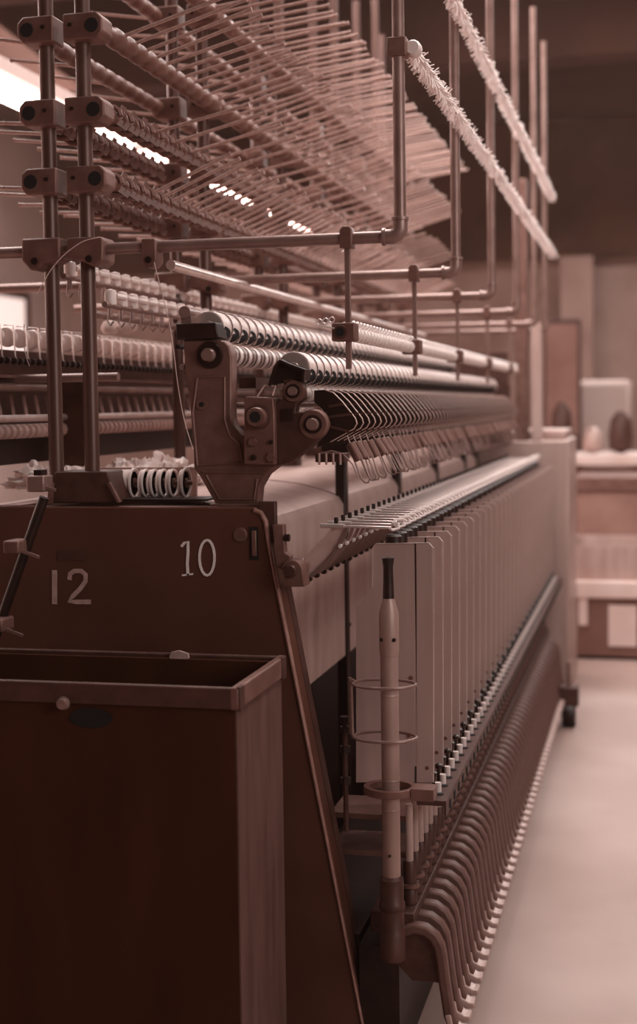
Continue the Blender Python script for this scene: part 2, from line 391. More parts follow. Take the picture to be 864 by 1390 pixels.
# ------------------------------------------------------------------ black curved blades
YK = 3.09
bx, bz = W(440, 570, YK)
blade = thing('curved_guide', 'nearest black curved guide blade beside the round roller end disc', 'thread guide', (bx, YK, bz), 'black curved blades under the lower roller')
out = ptsW([(426, 530), (440, 529), (452, 533), (464, 545), (475, 559), (482, 568), (484, 575), (480, 582), (466, 590), (448, 600), (430, 608)], YK)
inn = ptsW([(432, 600), (440, 588), (444, 572), (438, 556), (426, 546)], YK)
bp_ = L(blade).prism(out+inn, YK, YK+.004).build('blade_plate', M['black'], blade)
L(blade).strip(out[1:-1], .0017, YK-.001, YK+.005).build('polished_edge', M['warm_edge'], bp_)
fr = L(blade)
for a, b in (((446, 552), (466, 548)), ((446, 566), (478, 562)), ((445, 578), (474, 586))):
    A = W(*a, YK); B = W(*b, YK); fr.bar((A[0], YK-.002, A[1]), (B[0], YK-.002, B[1]), .004, .006)
fr.build('web_rib', M['cast_dk'], blade)
for i in range(1, NU): dup(blade, (0, i*P, 0), 'black curved guide blade with a polished edge, in the long row past the nearest one')
# ------------------------------------------------------------------ weighted wire hooks
YH = 3.12
hx, hz = W(470, 592, YH)
hook = thing('weighted_hook', 'nearest dark weight with a bright wire loop, hanging under the blades', 'wire hook', (hx, YH, hz), 'weighted wire hooks under the blades')
A = W(471, 592, YH); B = W(475, 602, YH)
L(hook).cyl((A[0], YH, A[1]), (B[0], YH, B[1]), .0018, n=6).build('stem', M['pipe'], hook)
A = W(475, 602, YH); B = W(487, 625, YH)
L(hook).cyl((A[0], YH, A[1]), (B[0], YH, B[1]), .0112, n=12).build('weight', M['cast'], hook, bevel=.0015)
lp = ptsW([(480, 622), (487, 640), (491, 650), (495, 655), (500, 655), (502, 650), (499, 642), (491, 622)], YH)
L(hook).tube([(x, YH-.004, z) for x, z in lp], .0021, 6).build('wire_loop', M['pipe'], hook)
for i in range(1, NU):
    c = dup(hook, (0, i*P, 0), 'dark weight with a wire loop in the row hanging under the blades')
    c.rotation_euler.y = random.uniform(-.1, .1); c.location.x += random.uniform(-.003, .003)
# little bar of clips where hooks start
a = W(430, 612, 3.06); b = W(470, 614, 3.06)
t = thing('clip_bar', 'short clamp bar with small wires just below the nearest blade', 'clamp', (a[0], 3.06, a[1]))
L(t).box(a[0], b[0], 3.04, 3.09, a[1]-.025, a[1]-.005).build('bar', M['cast_dk'], t, bevel=.002)
c = L(t)
for i in range(4): c.cyl((a[0]+.012+i*.016, 3.03, a[1]-.004), (a[0]+.012+i*.016, 3.03, a[1]-.03), .003, n=6)
c.tube([(x, 3.03, z) for x, z in ptsW([(432, 616), (450, 612), (465, 616), (478, 630), (486, 648)], 3.03)], .0018, 6)
c.build('clip_wires', M['pipe'], t)

# ------------------------------------------------------------------ ring rod with chain (held by drop rods)
x, z = W(469, 452, 3.05)
rr = thing('ring_rod', 'bright longitudinal rod strung with wire rings, held by the square blocks', 'rod', (x, 3.0, z))
MB().cyl((0, 0, 0), (0, 4.0, 0), .012, n=14).build('rod', M['steel'], rr)
rg = MB(); cl = MB()
for i in range(100):
    y = .04+i*.039
    rg.tube([(.0+.016*math.cos(u), y+.010*math.sin(u), .018+.009*math.sin(u+.8)) for u in [j*2*PI/9 for j in range(9)]], .0022, 4, True)
    cl.lathe([(.013, 0), (.017, .003), (.017, .018), (.013, .022)], (0, y, 0), 'Y', 10)
rg.build('wire_rings', M['edge'], rr)['kind'] = 'stuff'; cl.build('sleeves', M['plastic'], rr)['kind'] = 'stuff'
x, z = W(433, 437, 3.0)
t = thing('ring_chain', 'short bright chain of three wire rings beside the square block', 'chain', (x, 3.0, z))
c = MB()
for i in range(3): c.tube([(.014*i+.006*math.cos(u), 0, .002*i+.006*math.sin(u)) for u in [j*2*PI/10 for j in range(10)]], .0014, 5, True)
c.tube([(0, 0, -.006), (.02, 0, -.012), (.05, 0, -.018)], .002, 6)
c.build('rings', M['edge'], t)

# ------------------------------------------------------------------ U pipe frames with drop rods
zc = W(475, 326, 3.05)[1]
XE = -.535
def make_frame(i, y):
    ttl = ['nearest upright pipe frame with an elbow, crossing in front of the pin bars', 'second upright pipe frame with an elbow, counting from the near end', 'third upright pipe frame from the near end'][i] if i < 3 else 'blurred upright pipe frame near the far end of the machine'
    t = thing('pipe_gantry', ttl, 'pipe gantry', (XE, y, zc), 'pipe gantries over the machine')
    L(t).cyl((XA-.0, y-.03, zc), (XE-.012, y-.03, zc), .0135, n=16).cyl((XA, y-.03, zc), (-2.05, y-.03, zc), .0135, n=16).build('cross_pipe', M['pipe'], t)
    L(t).cyl((XE, y-.03, zc+.02), (XE, y-.03, 3.3), .0135, n=16).build('upright_pipe', M['pipe'], t)
    e = L(t); e.tube([(XE-.035, y-.03, zc), (XE-.018, y-.03, zc), (XE-.006, y-.03, zc+.004), (XE, y-.03, zc+.014), (XE, y-.03, zc+.035)], .0165, 14)
    e.lathe([(.0175, 0), (.0195, .001), (.0195, .007), (.0175, .008)], (XE-.04, y-.03, zc), 'X', 14)
    e.lathe([(.0175, 0), (.0195, .001), (.0195, .007), (.0175, .008)], (XE, y-.03, zc+.034), 'Z', 14); e.build('elbow', M['pipe'], t)
    xd = W(475, 326, 3.05)[0]
    d = L(t); d.box(xd-.006, xd+.006, y-.036, y-.024, zc-.285, zc); d.build('drop_rod', M['pipe'], t, bevel=.001)
    L(t).prism([(xd-.014, zc-.022), (xd+.014, zc-.022), (xd+.014, zc+.018), (xd+.008, zc+.026), (xd-.008, zc+.026), (xd-.014, zc+.018)], y-.048, y-.012).build('saddle_clamp', M['cast'], t, bevel=.003)
    sq = L(t).box(xd-.034, xd+.018, y-.05, y-.005, zc-.224, zc-.184).build('square_block', M['cast'], t, bevel=.003)
    L(t).lathe([(.008, -.003), (.0145, -.003), (.0155, 0)], (xd-.014, y-.05, zc-.204), 'Y', 18).build('block_ring', M['cast_dk'], sq)
    L(t).lathe([(.001, -.0045), (.010, -.0045), (.010, 0)], (xd-.014, y-.05, zc-.204), 'Y', 18).build('block_bore', M['hole'], sq)
    return t
for i, y in enumerate(FY): make_frame(i, y)
make_frame(5, 7.2)
# strap clamp on the nearest cross pipe
x, z = W(205, 338, 3.02)
t = thing('strap_clamp', 'small strap clamp with a bolt hanging from the nearest cross pipe', 'clamp', (x, 3.02, z))
L(t).prism([(x-.017, z+.022), (x+.017, z+.022), (x+.019, z+.012), (x+.019, z-.03), (x+.009, z-.043), (x-.009, z-.043), (x-.017, z-.03)], 3.0, 3.05).build('strap', M['cast'], t, bevel=.004)
L(t).lathe([(.001, -.004), (.007, -.004), (.008, 0)], (x+.0, 3.0, z-.026), 'Y', 12).build('bolt', M['black'], t)

# ------------------------------------------------------------------ creel posts with clamps
ZB = [W(x, y, 3.05)[1] for x, y in ((140, 40), (140, 153), (141, 246))]
ZR0 = ZB[0]+.26
ZL = [zc]+ZB[::-1]+[ZR0]
for i, y in enumerate(FY+[7.2]):
    for sd, X in (('left', XA), ('right', XB)):
        first = i == 0
        if first: lab = 'nearer thick creel post with clamps, %s one of the front pair' % ('left' if sd == 'left' else 'right')
        elif i == 1: lab = '%s dark creel post of the second pair, seen behind the pin bars' % sd
        else: lab = 'dark creel post further back among the pins'
        t = thing('creel_post', lab, 'post', (X, y, 1.28), 'creel posts standing along the machine centre' if i > 1 else None)
        L(t).cyl((X, y, 1.29), (X, y, 3.4), .0175, n=20).build('tube', M['post'], t)
        for zz in ZL:
            s = -1 if sd == 'left' else 1
            ox = X-.012 if sd == 'left' else X+.012
            if zz == zc:
                b = L(t).prism([(X-.05, zz-.022), (X-.05, zz+.028), (X+.045, zz+.028), (X+.045, zz-.018), (X+.018, zz-.03), (X-.0, zz-.03), (X-.008, zz-.044), (X-.03, zz-.044)] if sd == 'left' else [(X-.03, zz-.02), (X-.03, zz+.026), (X+.055, zz+.026), (X+.062, zz+.018), (X+.06, zz-.03), (X+.04, zz-.044), (X+.012, zz-.03)], y-.055, y+.02).build('pipe_clamp', M['cast'], t, bevel=.005)
                a = L(t).lathe([(.001, -.002), (.008, -.002), (.009, 0)], (X-.018*(1 if sd == 'left' else -1.4), y-.055, zz-.024), 'Y', 12).build('screw', M['black'], t)
                continue
            xs = (X-.052, X+.036) if sd == 'left' else (X-.03, X+.066)
            bb = L(t); z0, z1 = zz-.030, zz+.030
            xa, xb = xs
            if sd == 'left': poly = [(xa, zz-.016), (xa+.014, z0), (xb, z0), (xb, z1), (xa+.014, z1), (xa, zz+.016)]
            else: poly = [(xa, z0), (xb-.014, z0), (xb, zz-.016), (xb, zz+.016), (xb-.014, z1), (xa, z1)]
            bb = bb.prism(poly, y-.045, y+.02).build('tube_clamp', M['cast'], t, bevel=.004)
            hx_ = X-.028 if sd == 'left' else X+.040
            L(t).lathe([(.001, -.0015), (.0155, -.0015), (.0165, 0)], (hx_, y-.045, zz), 'Y', 20).build('tube_bore', M['hole'], bb)
            L(t).lathe([(.001, -.003), (.0045, -.003), (.005, 0)], (X-.012 if sd == 'right' else X+.012, y-.045, zz+.004), 'Y', 10).build('set_screw', M['black'], bb)
# foot block of the front posts
t = thing('post_foot_block', 'heavy cast foot block under the two front creel posts', 'foot block', (XC, 3.06, 1.28))
A = ptsW([(68, 683), (68, 652), (74, 640), (145, 640), (150, 652), (160, 683)], 3.02)
L(t).prism(A, 3.02, 3.12).build('block', M['cast_dk'], t, bevel=.004)
gs = L(t)
for q in (((70, 655), (68, 683)), ((148, 655), (162, 682))):
    a = W(*q[0], 3.01); b = W(*q[1], 3.01); gs.bar((a[0], 3.01, a[1]), (b[0], 3.01, b[1]), .012, .006)
gs.build('gusset', M['cast'], t)
for i, y in enumerate(FY[1:]+[7.2]):
    o = Loc((XC, y, 1.28)); o.box(XA-.05, XB+.05, y-.04, y+.04, 1.286, 1.33); o = o.build('post_foot_block', M['cast_dk'], None, bevel=.004); o.location = (XC, y, 1.28)
    tag(o, 'cast foot block under a rear pair of creel posts', 'foot block', 'rear post foot blocks')

# ------------------------------------------------------------------ pin bars
def pin_bar(side, z, label, ang, ln, pitch, rr, cr, start, pm='pin', spiral=False, rad=.0046, Yend=7.1):
    X = XB+.045 if side > 0 else XA-.03
    t = thing('pin_bar', label, 'pin bar', (X, 3.03, z))
    MB().cyl((0, 0, 0), (0, Yend-3.03, 0), rr, n=14).build('tube', M['collar'], t)
    n = int((Yend-3.1)/pitch)
    col_ = MB(); y = .08
    while y < Yend-3.1:
        if spiral:
            col_.tube([(cr*math.cos(u), y+.03*u/(2*PI)-.01, cr*math.sin(u)) for u in [j*2*PI/10*1.0 for j in range(11)]], .007, 6)
            col_.lathe([(rr, 0), (cr, .006), (cr, .012), (rr, .02)], (0, y+.03, 0), 'Y', 12)
            col_.bar((0, y, .0), (.03, y+.02, -.022), .005, .016).bar((0, y+.03, .0), (.012, y+.045, .034), .005, .014)
        else:
            col_.lathe([(rr, 0), (cr, .008), (cr, .045), (rr, .055)], (0, y, 0), 'Y', 12)
        y += P
    o = col_.build('collars', M['collar'], t); o['kind'] = 'stuff'
    ps = None
    for i in range(min(n, 99)):
        y = start-3.03+i*pitch
        a = math.radians(ang+random.uniform(-1.5, 1.5)); l = ln*random.uniform(.97, 1.03)
        if ps is None:
            m = MB(); m.cyl((0, 0, 0), (1, 0, 0), rad, n=7); m.cyl((.985, 0, 0), (1.0, 0, 0), rad*1.35, n=7); ps = m.build('pin', M[pm], t)
            p = ps
        else:
            p = ps.copy(); COL.objects.link(p); p.parent = t
        p.location = (side*cr*.6, y, cr*.5); p.rotation_euler = (0, -a if side > 0 else PI+a, random.uniform(-.02, .02)); p.scale = (l, 1, 1)
    return t
pin_bar(1, ZR0, 'highest right-hand pin bar, its pins almost level against the dark ceiling', 7, .30, P*.85, .018, .022, 3.2)
pin_bar(1, ZB[0], 'upper scalloped pin bar held by the top clamp of the right front post', 15, .285, P, .019, .0245, 3.16)
pin_bar(1, ZB[1], 'middle right pin bar with spiral collars, its first long pins crossing the posts', 13, .255, P*2, .016, .024, 3.36, spiral=True)
pin_bar(1, ZB[2], 'lowest right pin bar with spiral collars, just above the nearest cross pipe', 22, .23, P, .016, .023, 3.33, spiral=True)
pin_bar(-1, ZR0, 'highest pin bar on the left creel posts', 8, .22, P*3, .018, .022, 3.3)
pin_bar(-1, ZB[0], 'upper smooth-collared pin bar on the left creel posts', 10, .22, P*3, .018, .0215, 3.2)
pin_bar(-1, ZB[1], 'middle ribbed pin bar on the left creel posts, crossing the glowing lamp', 6, .25, P*2, .017, .024, 3.2, spiral=True)
pin_bar(-1, ZB[2], 'lowest ribbed pin bar on the left creel posts', 4, .24, P*2, .017, .024, 3.2, spiral=True)

# ------------------------------------------------------------------ bristle rods
def bristle_rod(z, label, y0):
    t = thing('bristle_rod', label, 'bristle rod', (XE+.03, y0, z))
    MB().cyl((0, 0, 0), (0, 7.4-y0, 0), .009, n=10).build('rod', M['plastic'], t)
    mb = MB(); y = .02
    while y < 7.4-y0:
        for j in range(16):
            a = random.gauss(-2.0, .75) if random.random() < .75 else random.uniform(0, PI*2)
            l = random.uniform(.014, .034)*(1 if a < 0 else .7)
            yy = y+random.uniform(-.014, .014)
            mb.cyl((0, yy, 0), (l*math.cos(a), yy+random.uniform(-.004, .012), l*math.sin(a)), .0016, n=3, caps=True)
        y += .022
    mb.build('bristles', M['white'], t)['kind'] = 'stuff'
    return t
zbr = W(565, 68, 3.05)[1]
bristle_rod(zbr, 'lower bright bristly rod fixed to the upright pipes, slanting to the far end', 3.05)
bristle_rod(zbr+.29, 'upper bright bristly rod, higher on the upright pipes', 3.05)
t = thing('rod_bracket', 'bracket joining the lower bristly rod to the nearest upright pipe', 'bracket', (XE, 3.02, zbr))
L(t).box(XE-.022, XE+.02, 3.0, 3.045, zbr-.02, zbr+.02).build('block', M['cast'], t, bevel=.003)
L(t).lathe([(.002, 0), (.014, 0), (.018, .01), (.018, .03)], (XE+.03, 3.02, zbr), 'Y', 14).build('end_cap', M['plastic'], t)

# ------------------------------------------------------------------ white capped guides (two rows) along centre
def guide_row(x, z, ys, n, first, rest, pitch=P):
    g = thing('capped_guide', first, 'thread guide', (x, ys, z), 'white capped thread guides')
    MB().lathe([(.012, -.022), (.014, -.02), (.015, .006), (.012, .014), (.001, .017)], (0, 0, 0), 'Z', 12).build('white_cap', M['plastic'], g)
    MB().cyl((0, 0, -.02), (0, 0, -.05), .004, n=6).tube([(-.006, -.0, -.03), (-.008, -.002, -.06), (.0, -.004, -.07), (.008, -.004, -.06)], .0022, 5).build('hook', M['pipe'], g)
    MB().cyl((.012, 0, .0), (.012, pitch*.9, .0), .007, n=8).build('bridge', M['plastic'], g)
    for i in range(1, n): dup(g, (0, i*pitch, 0), rest)
x, z = W(95, 364, 3.14); guide_row(x, z, 3.14, 50, 'nearest white capped guide of the upper guide row, between the front posts', 'white capped thread guide in the upper receding row')
tag(MB().cyl((x+.0, 3.1, z-.022), (x, 7, z-.022), .007).build('guide_rail', M['pipe']), 'rail carrying the upper row of white capped guides', 'rail')
x, z = W(150, 402, 3.14); guide_row(x, z, 3.14, 50, 'nearest white capped guide of the lower guide row, right of the front posts', 'white capped thread guide in the lower receding row')
tag(MB().cyl((x+.0, 3.1, z-.022), (x, 7, z-.022), .007).build('guide_rail', M['pipe']), 'rail carrying the lower row of white capped guides', 'rail')
x, z = W(222, 357, 3.2)
tag(MB().cyl((x, 3.25, z), (x, 7.1, z), .0125, n=14).build('bright_rail', M['steel']), 'bright smooth steel rail slanting back above the white capped guides', 'rail')
x, z = W(120, 425, 3.15)
tag(MB().cyl((x, 3.15, z), (x, 7.1, z), .009, n=14).build('plain_rail', M['pipe']), 'plain grey rail below the lower row of white guides', 'rail')

# ------------------------------------------------------------------ far (left) side assembly
XL = -1.62
zb = 1.6
t = thing('left_roller_beam', 'dark beam on the far side with pale pulleys standing along its top edge', 'beam', (XL, 3.0, zb))
L(t).box(XL, XL+.03, 3.0, 7.0, zb-.012, zb+.052).build('beam', M['cast_dk'], t, bevel=.003)
L(t).box(XL-.01, XL+.05, 3.0, 7.0, zb-.02, zb-.012).build('flange', M['cast'], t)
pul = thing('wire_pulley', 'pale pulley with a wire hook standing on the far side beam', 'pulley', (XL+.02, 3.06, 1.685), 'pale pulleys on the far side beam')
MB().lathe([(.014, 0), (.024, .004), (.026, .014), (.024, .026), (.014, .03)], (-.0, 0, 0), 'Y', 14).build('pulley', M['plastic'], pul)
MB().tube([(.0, -.004, .03), (.026, -.004, .028), (.03, -.004, -.05), (.036, -.004, -.06)], .0022, 5).build('wire', M['steel'], pul)
MB().lathe([(.001, 0), (.009, .002), (.009, .012), (.001, .014)], (.032, -.02, -.062), 'Y', 8).lathe([(.001, 0), (.009, .002), (.009, .012), (.001, .014)], (.032, .014, -.062), 'Y', 8).build('clip', M['black'], pul)
for i in range(1, 52): dup(pul, (0, i*P*1.02, 0))
for q in ((150, 446), (174, 444)):
    x, z = W(*q, 3.9); o = MB().lathe([(.001, -.02), (.02, -.016), (.028, -.004), (.028, .006), (.02, .02), (.001, .026)], (0, 0, 0), 'Z', 18).build('yarn_ball', M['yarn']); o.location = (x, 3.9, z+.0)
    tag(o, ('left' if q[0] == 150 else 'right')+' one of two round white yarn cops behind the right front post', 'yarn cop', 'two yarn cops behind the post')
z = 1.558
tag(MB().cyl((XL+.03, 3.0, z), (XL+.03, 7, z), .012, n=12).build('steel_rail', M['pipe']), 'round rail below the far side beam', 'rail')
x, zz = W(95, 513, 3.3)
tag(MB().cyl((x-.35, 3.3, zz), (x+.13, 3.3, zz), .011, n=12).build('cross_rod', M['pipe']), 'short cross rod ending just right of the front posts', 'rod')
fn = thing('slanted_finger', 'small slanted metal finger between two rails on the far side', 'finger', (XL+.02, 3.06, 1.5), 'slanted fingers on the far side')
MB().bar((.03, -.02, -.02), (-.0, .025, .035), .008, .012).build('finger', M['cast'], fn)
MB().lathe([(.001, 0), (.01, .001), (.01, .008), (.001, .009)], (.03, -.02, -.022), 'Y', 10).build('foot_disc', M['pipe'], fn)
for i in range(1, 52): dup(fn, (0, i*P*1.02, 0))
tag(MB().cyl((XL+.06, 3.0, 1.478), (XL+.06, 7, 1.478), .009, n=12).build('thin_rail', M['steel']), 'thin bright rail under the slanted fingers on the far side', 'rail')
rb = thing('ribbed_rod', 'ribbed pale rod below the thin bright rail on the far side', 'rod', (XL+.05, 3.0, 1.445))
MB().lathe([(r, .036*i+d) for i in range(110) for r, d in ((.010, 0), (.019, .003), (.019, .02), (.010, .024))], (0, 0, 0), 'Y', 10).build('ribs', M['alu_d'], rb)
tag(MB().box(XL-.09, XL+.02, 3.0, 7, 1.36, 1.43).build('shade_block', M['black']), 'black block standing for the shade low on the far side deck', 'shade block')  # black block stands in for the shadow under the far side rods
tag(MB().box(XL-.13, XL-.10, 3.0, 7, 1.40, 1.60).build('added_backing', M['cast_dk']), 'dark board added to darken the ground behind the far side slanted fingers', 'board')  # added board, keeps the bright window from showing between the fingers
o = MB().box(XL+.05, XL+.12, 3.55, 3.62, 1.27, 1.58).build('stand_leg', M['cast_dk'], None, bevel=.005); tag(o, 'dark far side roller stand seen just right of the front posts', 'roller stand')

# ------------------------------------------------------------------ bobbins on the deck
zt = 1.285
for i, px in enumerate((182, 198, 210, 222, 235, 252)):
    x, z = W(px, 657, 3.13)
    z = zt+.037
    t = thing('flanged_spool', ['large leftmost flanged spool with pale yarn, next to the foot block', 'second flanged spool from the foot block', 'third flanged spool from the foot block', 'third flanged spool from the cast stand', 'second flanged spool from the cast stand', 'rightmost flanged spool, beside the cast roller stand'][i], 'spool', (x, 3.13, z), 'flanged spools in a row on the deck')
    w = .075 if i == 0 else .012
    r = .0365 if i in (0, 5) else .034
    MB().lathe([(.024, -w), (.032, -w+.002), (.032, -.006), (.028, 0)], (0, 0, 0), 'X', 24).build('yarn', M['yarn'], t)
    MB().lathe([(.016, -.004), (r*.9, -.004), (r, -.001), (r, .003), (r*.88, .0035), (r*.8, .0), (.012, .0)], (0, 0, 0), 'X', 28).build('flange', M['plastic'], t)
    MB().lathe([(.001, .0), (.012, .0), (.012, .004), (.001, .005)], (0, 0, 0), 'X', 16).build('hub', M['cast'], t)
    MB().cyl((-w, 0, 0), (.016, 0, 0), .0055, n=10).build('axle', M['cast'], t)
x, z = W(235, 681, 3.1)
t = thing('sliver_tray', 'thin dark tray lying under the spools on the deck', 'tray', (x, 3.12, zt))
L(t).prism([(x-.13, zt+.0), (x+.1, zt+.0), (x+.1, zt+.004), (x-.13, zt+.004)], 3.055, 3.16).build('tray', M['black'], t)
x, z = W(255, 632, 3.22)
tag(MB().box(x-.26, x+.02, 3.22, 3.23, zt, zt+.07).build('back_plate', M['alu_d']), 'pale upright plate behind the spools', 'plate')
def fluff(name, label, c, r, s, n=60):
    from mathutils import noise
    mb = MB()
    for b in range(5):
        c0 = Vector((random.uniform(-.8, .8)*r*s[0], random.uniform(-.8, .8)*r*s[1], 0)); rb = r*random.uniform(.5, .8)
        N, K = 36, 16; vs = []
        for i in range(K+1):
            th = PI/2*i/K
            for j in range(N):
                ph = 2*PI*j/N; d = Vector((math.cos(ph)*math.cos(th), math.sin(ph)*math.cos(th), math.sin(th)))
                q = rb*(1+.55*noise.fractal(d*2.2+Vector((b*7, n, r*50)), .8, 2.2, 5)+.12*random.uniform(-1, 1))
                vs.append(c0+Vector((d.x*q*s[0], d.y*q*s[1]*.8, d.z*q*s[2])))
        mb.add(vs, [(i*N+j, i*N+(j+1) % N, (i+1)*N+(j+1) % N, (i+1)*N+j) for i in range(K) for j in range(N)])
    o = mb.build(name, M['fluff']); o.location = c; return tag(o, label, 'fluff', kind='stuff')
x, z = W(205, 640, 3.6); fluff('cotton_fluff', 'loose white cotton fluff lying on the deck behind the spools', (x, 3.6, 1.29), .08, (1.3, 2, 1))
x, z = W(85, 650, 3.3); fluff('cotton_fluff', 'loose white cotton fluff on the deck behind the foot block', (x, 3.35, 1.30), .07, (1.6, 1.2, 1))

# ------------------------------------------------------------------ threads
def thread(label, pts, r=.0011):
    P3 = [Vector((W(a, b, y)[0], y, W(a, b, y)[1])) for a, b, y in pts]; out = []
    for i in range(len(P3)-1):
        p0 = P3[max(i-1, 0)]; p1 = P3[i]; p2 = P3[i+1]; p3 = P3[min(i+2, len(P3)-1)]
        for j in range(6):
            u = j/6; out.append(.5*((2*p1)+(-p0+p2)*u+(2*p0-5*p1+4*p2-p3)*u*u+(-p0+3*p1-3*p2+p3)*u**3))
    out.append(P3[-1])
    tag(MB().tube(out, r, 5).build('thread', M['thread']), label, 'thread')
thread('long yarn thread falling from the strap clamp past the cast stand', [(209, 356, 3.0), (219, 395, 3.0), (232, 450, 3.0), (241, 520, 3.0), (250, 570, 3.0), (262, 610, 3.0)])
thread('loose yarn thread looping from the right front clamp across the posts', [(135, 322, 2.98), (112, 328, 2.98), (88, 345, 2.98), (70, 365, 2.98), (58, 385, 2.98), (50, 400, 2.98)])
thread('short yarn thread hanging by the leftmost pulleys', [(33, 440, 3.1), (32, 465, 3.1), (36, 485, 3.1), (40, 497, 3.1)])

# ------------------------------------------------------------------ lever tube & bracket at right of end frame
YT = 3.0
t = thing('lever_tube', 'round steel tube the slanted levers pivot on', 'tube', (W(402, 772, YT)[0], YT, W(402, 772, YT)[1]))
MB().cyl((0, 0, 0), (0, 4.0, 0), .0155, n=18).build('tube', M['pipe'], t)
xt, ztb = W(402, 772, YT)
t = thing('tube_bracket', 'dark bolted bracket holding the near end of the lever tube beside the end frame', 'bracket', (xt, YT, ztb))
L(t).prism(ptsW([(350, 681), (373, 681), (374, 735), (366, 740), (356, 705)], YT), YT-.0, YT+.02).build('upper_plate', M['cast_dk'], t, bevel=.002)
L(t).prism(ptsW([(370, 712), (385, 712), (387, 750), (395, 755), (392, 775), (376, 770)], YT-.02), YT-.025, YT+.0).build('hanger', M['cast'], t, bevel=.002)
L(t).prism(ptsW([(388, 770)], YT-.03)+[(xt+.024*math.cos(u), ztb+.024*math.sin(u)) for u in [PI-j*PI/10*1.0 for j in range(11)]]+ptsW([(414, 796), (387, 796)], YT-.03), YT-.04, YT+.015).build('clamp_ring', M['cast'], t, bevel=.002)
L(t).lathe([(.001, -.012), (.012, -.012), (.0145, -.008), (.0145, 0)], (xt-.002, YT-.04, ztb), 'Y', 20).build('tube_cap', M['cast_dk'], t)
a = W(388, 730, YT-.02); L(t).cyl((a[0]-.004, YT-.02, a[1]), (a[0]+.008, YT-.02, a[1]), .008, n=8).build('bolt', M['black'], t)

# ------------------------------------------------------------------ slanted thread levers
YV = 3.06
lv = thing('thread_lever', 'nearest slanted thread lever, its wire reaching right to a bright twisted ring', 'thread lever', (W(418, 785, YV)[0], YV, W(418, 785, YV)[1]), 'slanted thread levers on the tube')
arm = ptsW([(407, 777), (417, 787), (430, 776), (447, 760), (460, 742), (467, 728), (470, 716)], YV)
L(lv).strip(arm, .007, YV-.004, YV+.004).build('arm', M['pipe'], lv, bevel=0)
a = W(462, 741, YV); L(lv).lathe([(.001, -.008), (.0045, -.007), (.005, 0)], (a[0], YV-.003, a[1]), 'Y', 10).build('rivet', M['edge'], lv)
a = W(436, 713, YV); b = W(532, 716, YV); L(lv).cyl((a[0], YV-.01, a[1]), (b[0], YV-.01, b[1]), .0032, n=8).cyl((a[0], YV-.01, a[1]), (a[0]+.055, YV-.01, a[1]-.001), .0055, n=8).build('wire_rod', M['steel'], lv); wr_ = lv.children[-1]
L(lv).tube([(x, YV-.012+.006*j, z) for j, (x, z) in enumerate(ptsW([(528, 715), (533, 719), (541, 717), (540, 711), (531, 711), (534, 706), (545, 706), (548, 709)], YV))], .0034, 6).build('twisted_ring', M['white'], lv)  # white colour paints in the ring's bright highlight
a = W(456, 708, YV); L(lv).lathe([(.001, .010), (.005, .009), (.005, 0), (.004, -.004)], (a[0], YV, a[1]), 'Z', 10).build('black_nub', M['black'], lv)
a = W(420, 786, YV); L(lv).lathe([(.001, -.006), (.006, -.006), (.006, .006), (.001, .006)], (a[0], YV, a[1]), 'Y', 10).build('pivot_end', M['black'], lv)
for i in range(1, NU): dup(lv, (0, i*P, 0), 'slanted thread lever with wire and bright ring in the row behind the nearest')
L(lv).prism(ptsW([(416, 789), (447, 760), (467, 728), (470, 716), (450, 716), (440, 728), (406, 764)], YV), YV+.004, YV+.006).build('web_plate', M['clear'], lv)

# ------------------------------------------------------------------ separator plates
YP = 3.1
pl = thing('yarn_separator', 'nearest tall pale separator plate, directly behind the upright suction pipe', 'yarn separator', (W(545, 1060, YP)[0], YP, W(545, 1060, YP)[1]), 'tall pale separator plates in a receding row')
po = ptsW([(483, 1062), (483, 822), (505, 797), (505, 744), (510, 738), (562, 738), (562, 1062)], YP)
L(pl).prism(po, YP, YP+.003).build('front_sheet', M['alu'], pl)
p2 = ptsW([(565, 1062), (565, 738), (582, 738), (587, 743), (588, 1062)], YP)
L(pl).prism(p2, YP-.003, YP+.004).build('outer_strip', M['alu'], pl, bevel=.001)
a = W(562, 738, YP); b = W(566, 1062, YP)
L(pl).box(a[0], b[0]+.002, YP+.002, YP+.006, b[1], a[1]).build('seam', M['cast_dk'], pl)
L(pl).strip(ptsW([(505, 797), (505, 744), (510, 738), (582, 737), (588, 744), (588, 1062)], YP), .0018, YP-.003, YP+.003).build('rolled_edge', M['steel'], pl)
a = W(534, 733, YP+.02); kn = L(pl); kn.lathe([(.016, -.014), (.019, -.012), (.019, .009), (.015, .013), (.001, .013)], (a[0], YP+.02, a[1]), 'Z', 12)
kn.build('black_knob', M['black'], pl)
for j, q in enumerate(((558, 920), (556, 998), (580, 1042))):
    a = W(*q, YP); L(pl).lathe([(.001, -.004), (.004, -.003), (.005, 0)], (a[0], YP-.002, a[1]), 'Y', 10).build('screw', M['cast'], pl)
for i in range(1, 28): dup(pl, (0, i*P*2, 0), 'second tall pale separator plate, right behind the nearest one' if i == 1 else 'tall pale separator plate in the receding row')
kb = thing('ribbed_peg', 'ribbed black peg standing between two separator plates', 'peg', (W(534, 733, YP)[0], YP+P*1.1, W(534, 733, YP)[1]), 'black pegs between the plates')
MB().lathe([(.014, -.016), (.018, -.012), (.018, .009), (.014, .013), (.001, .013)], (0, 0, 0), 'Z', 10).build('knob_cap', M['black'], kb)
MB().cyl((0, 0, -.06), (0, 0, -.014), .009, n=8).build('knob_stem', M['pipe'], kb)
for i in range(1, 27): dup(kb, (0, i*P*2, 0))

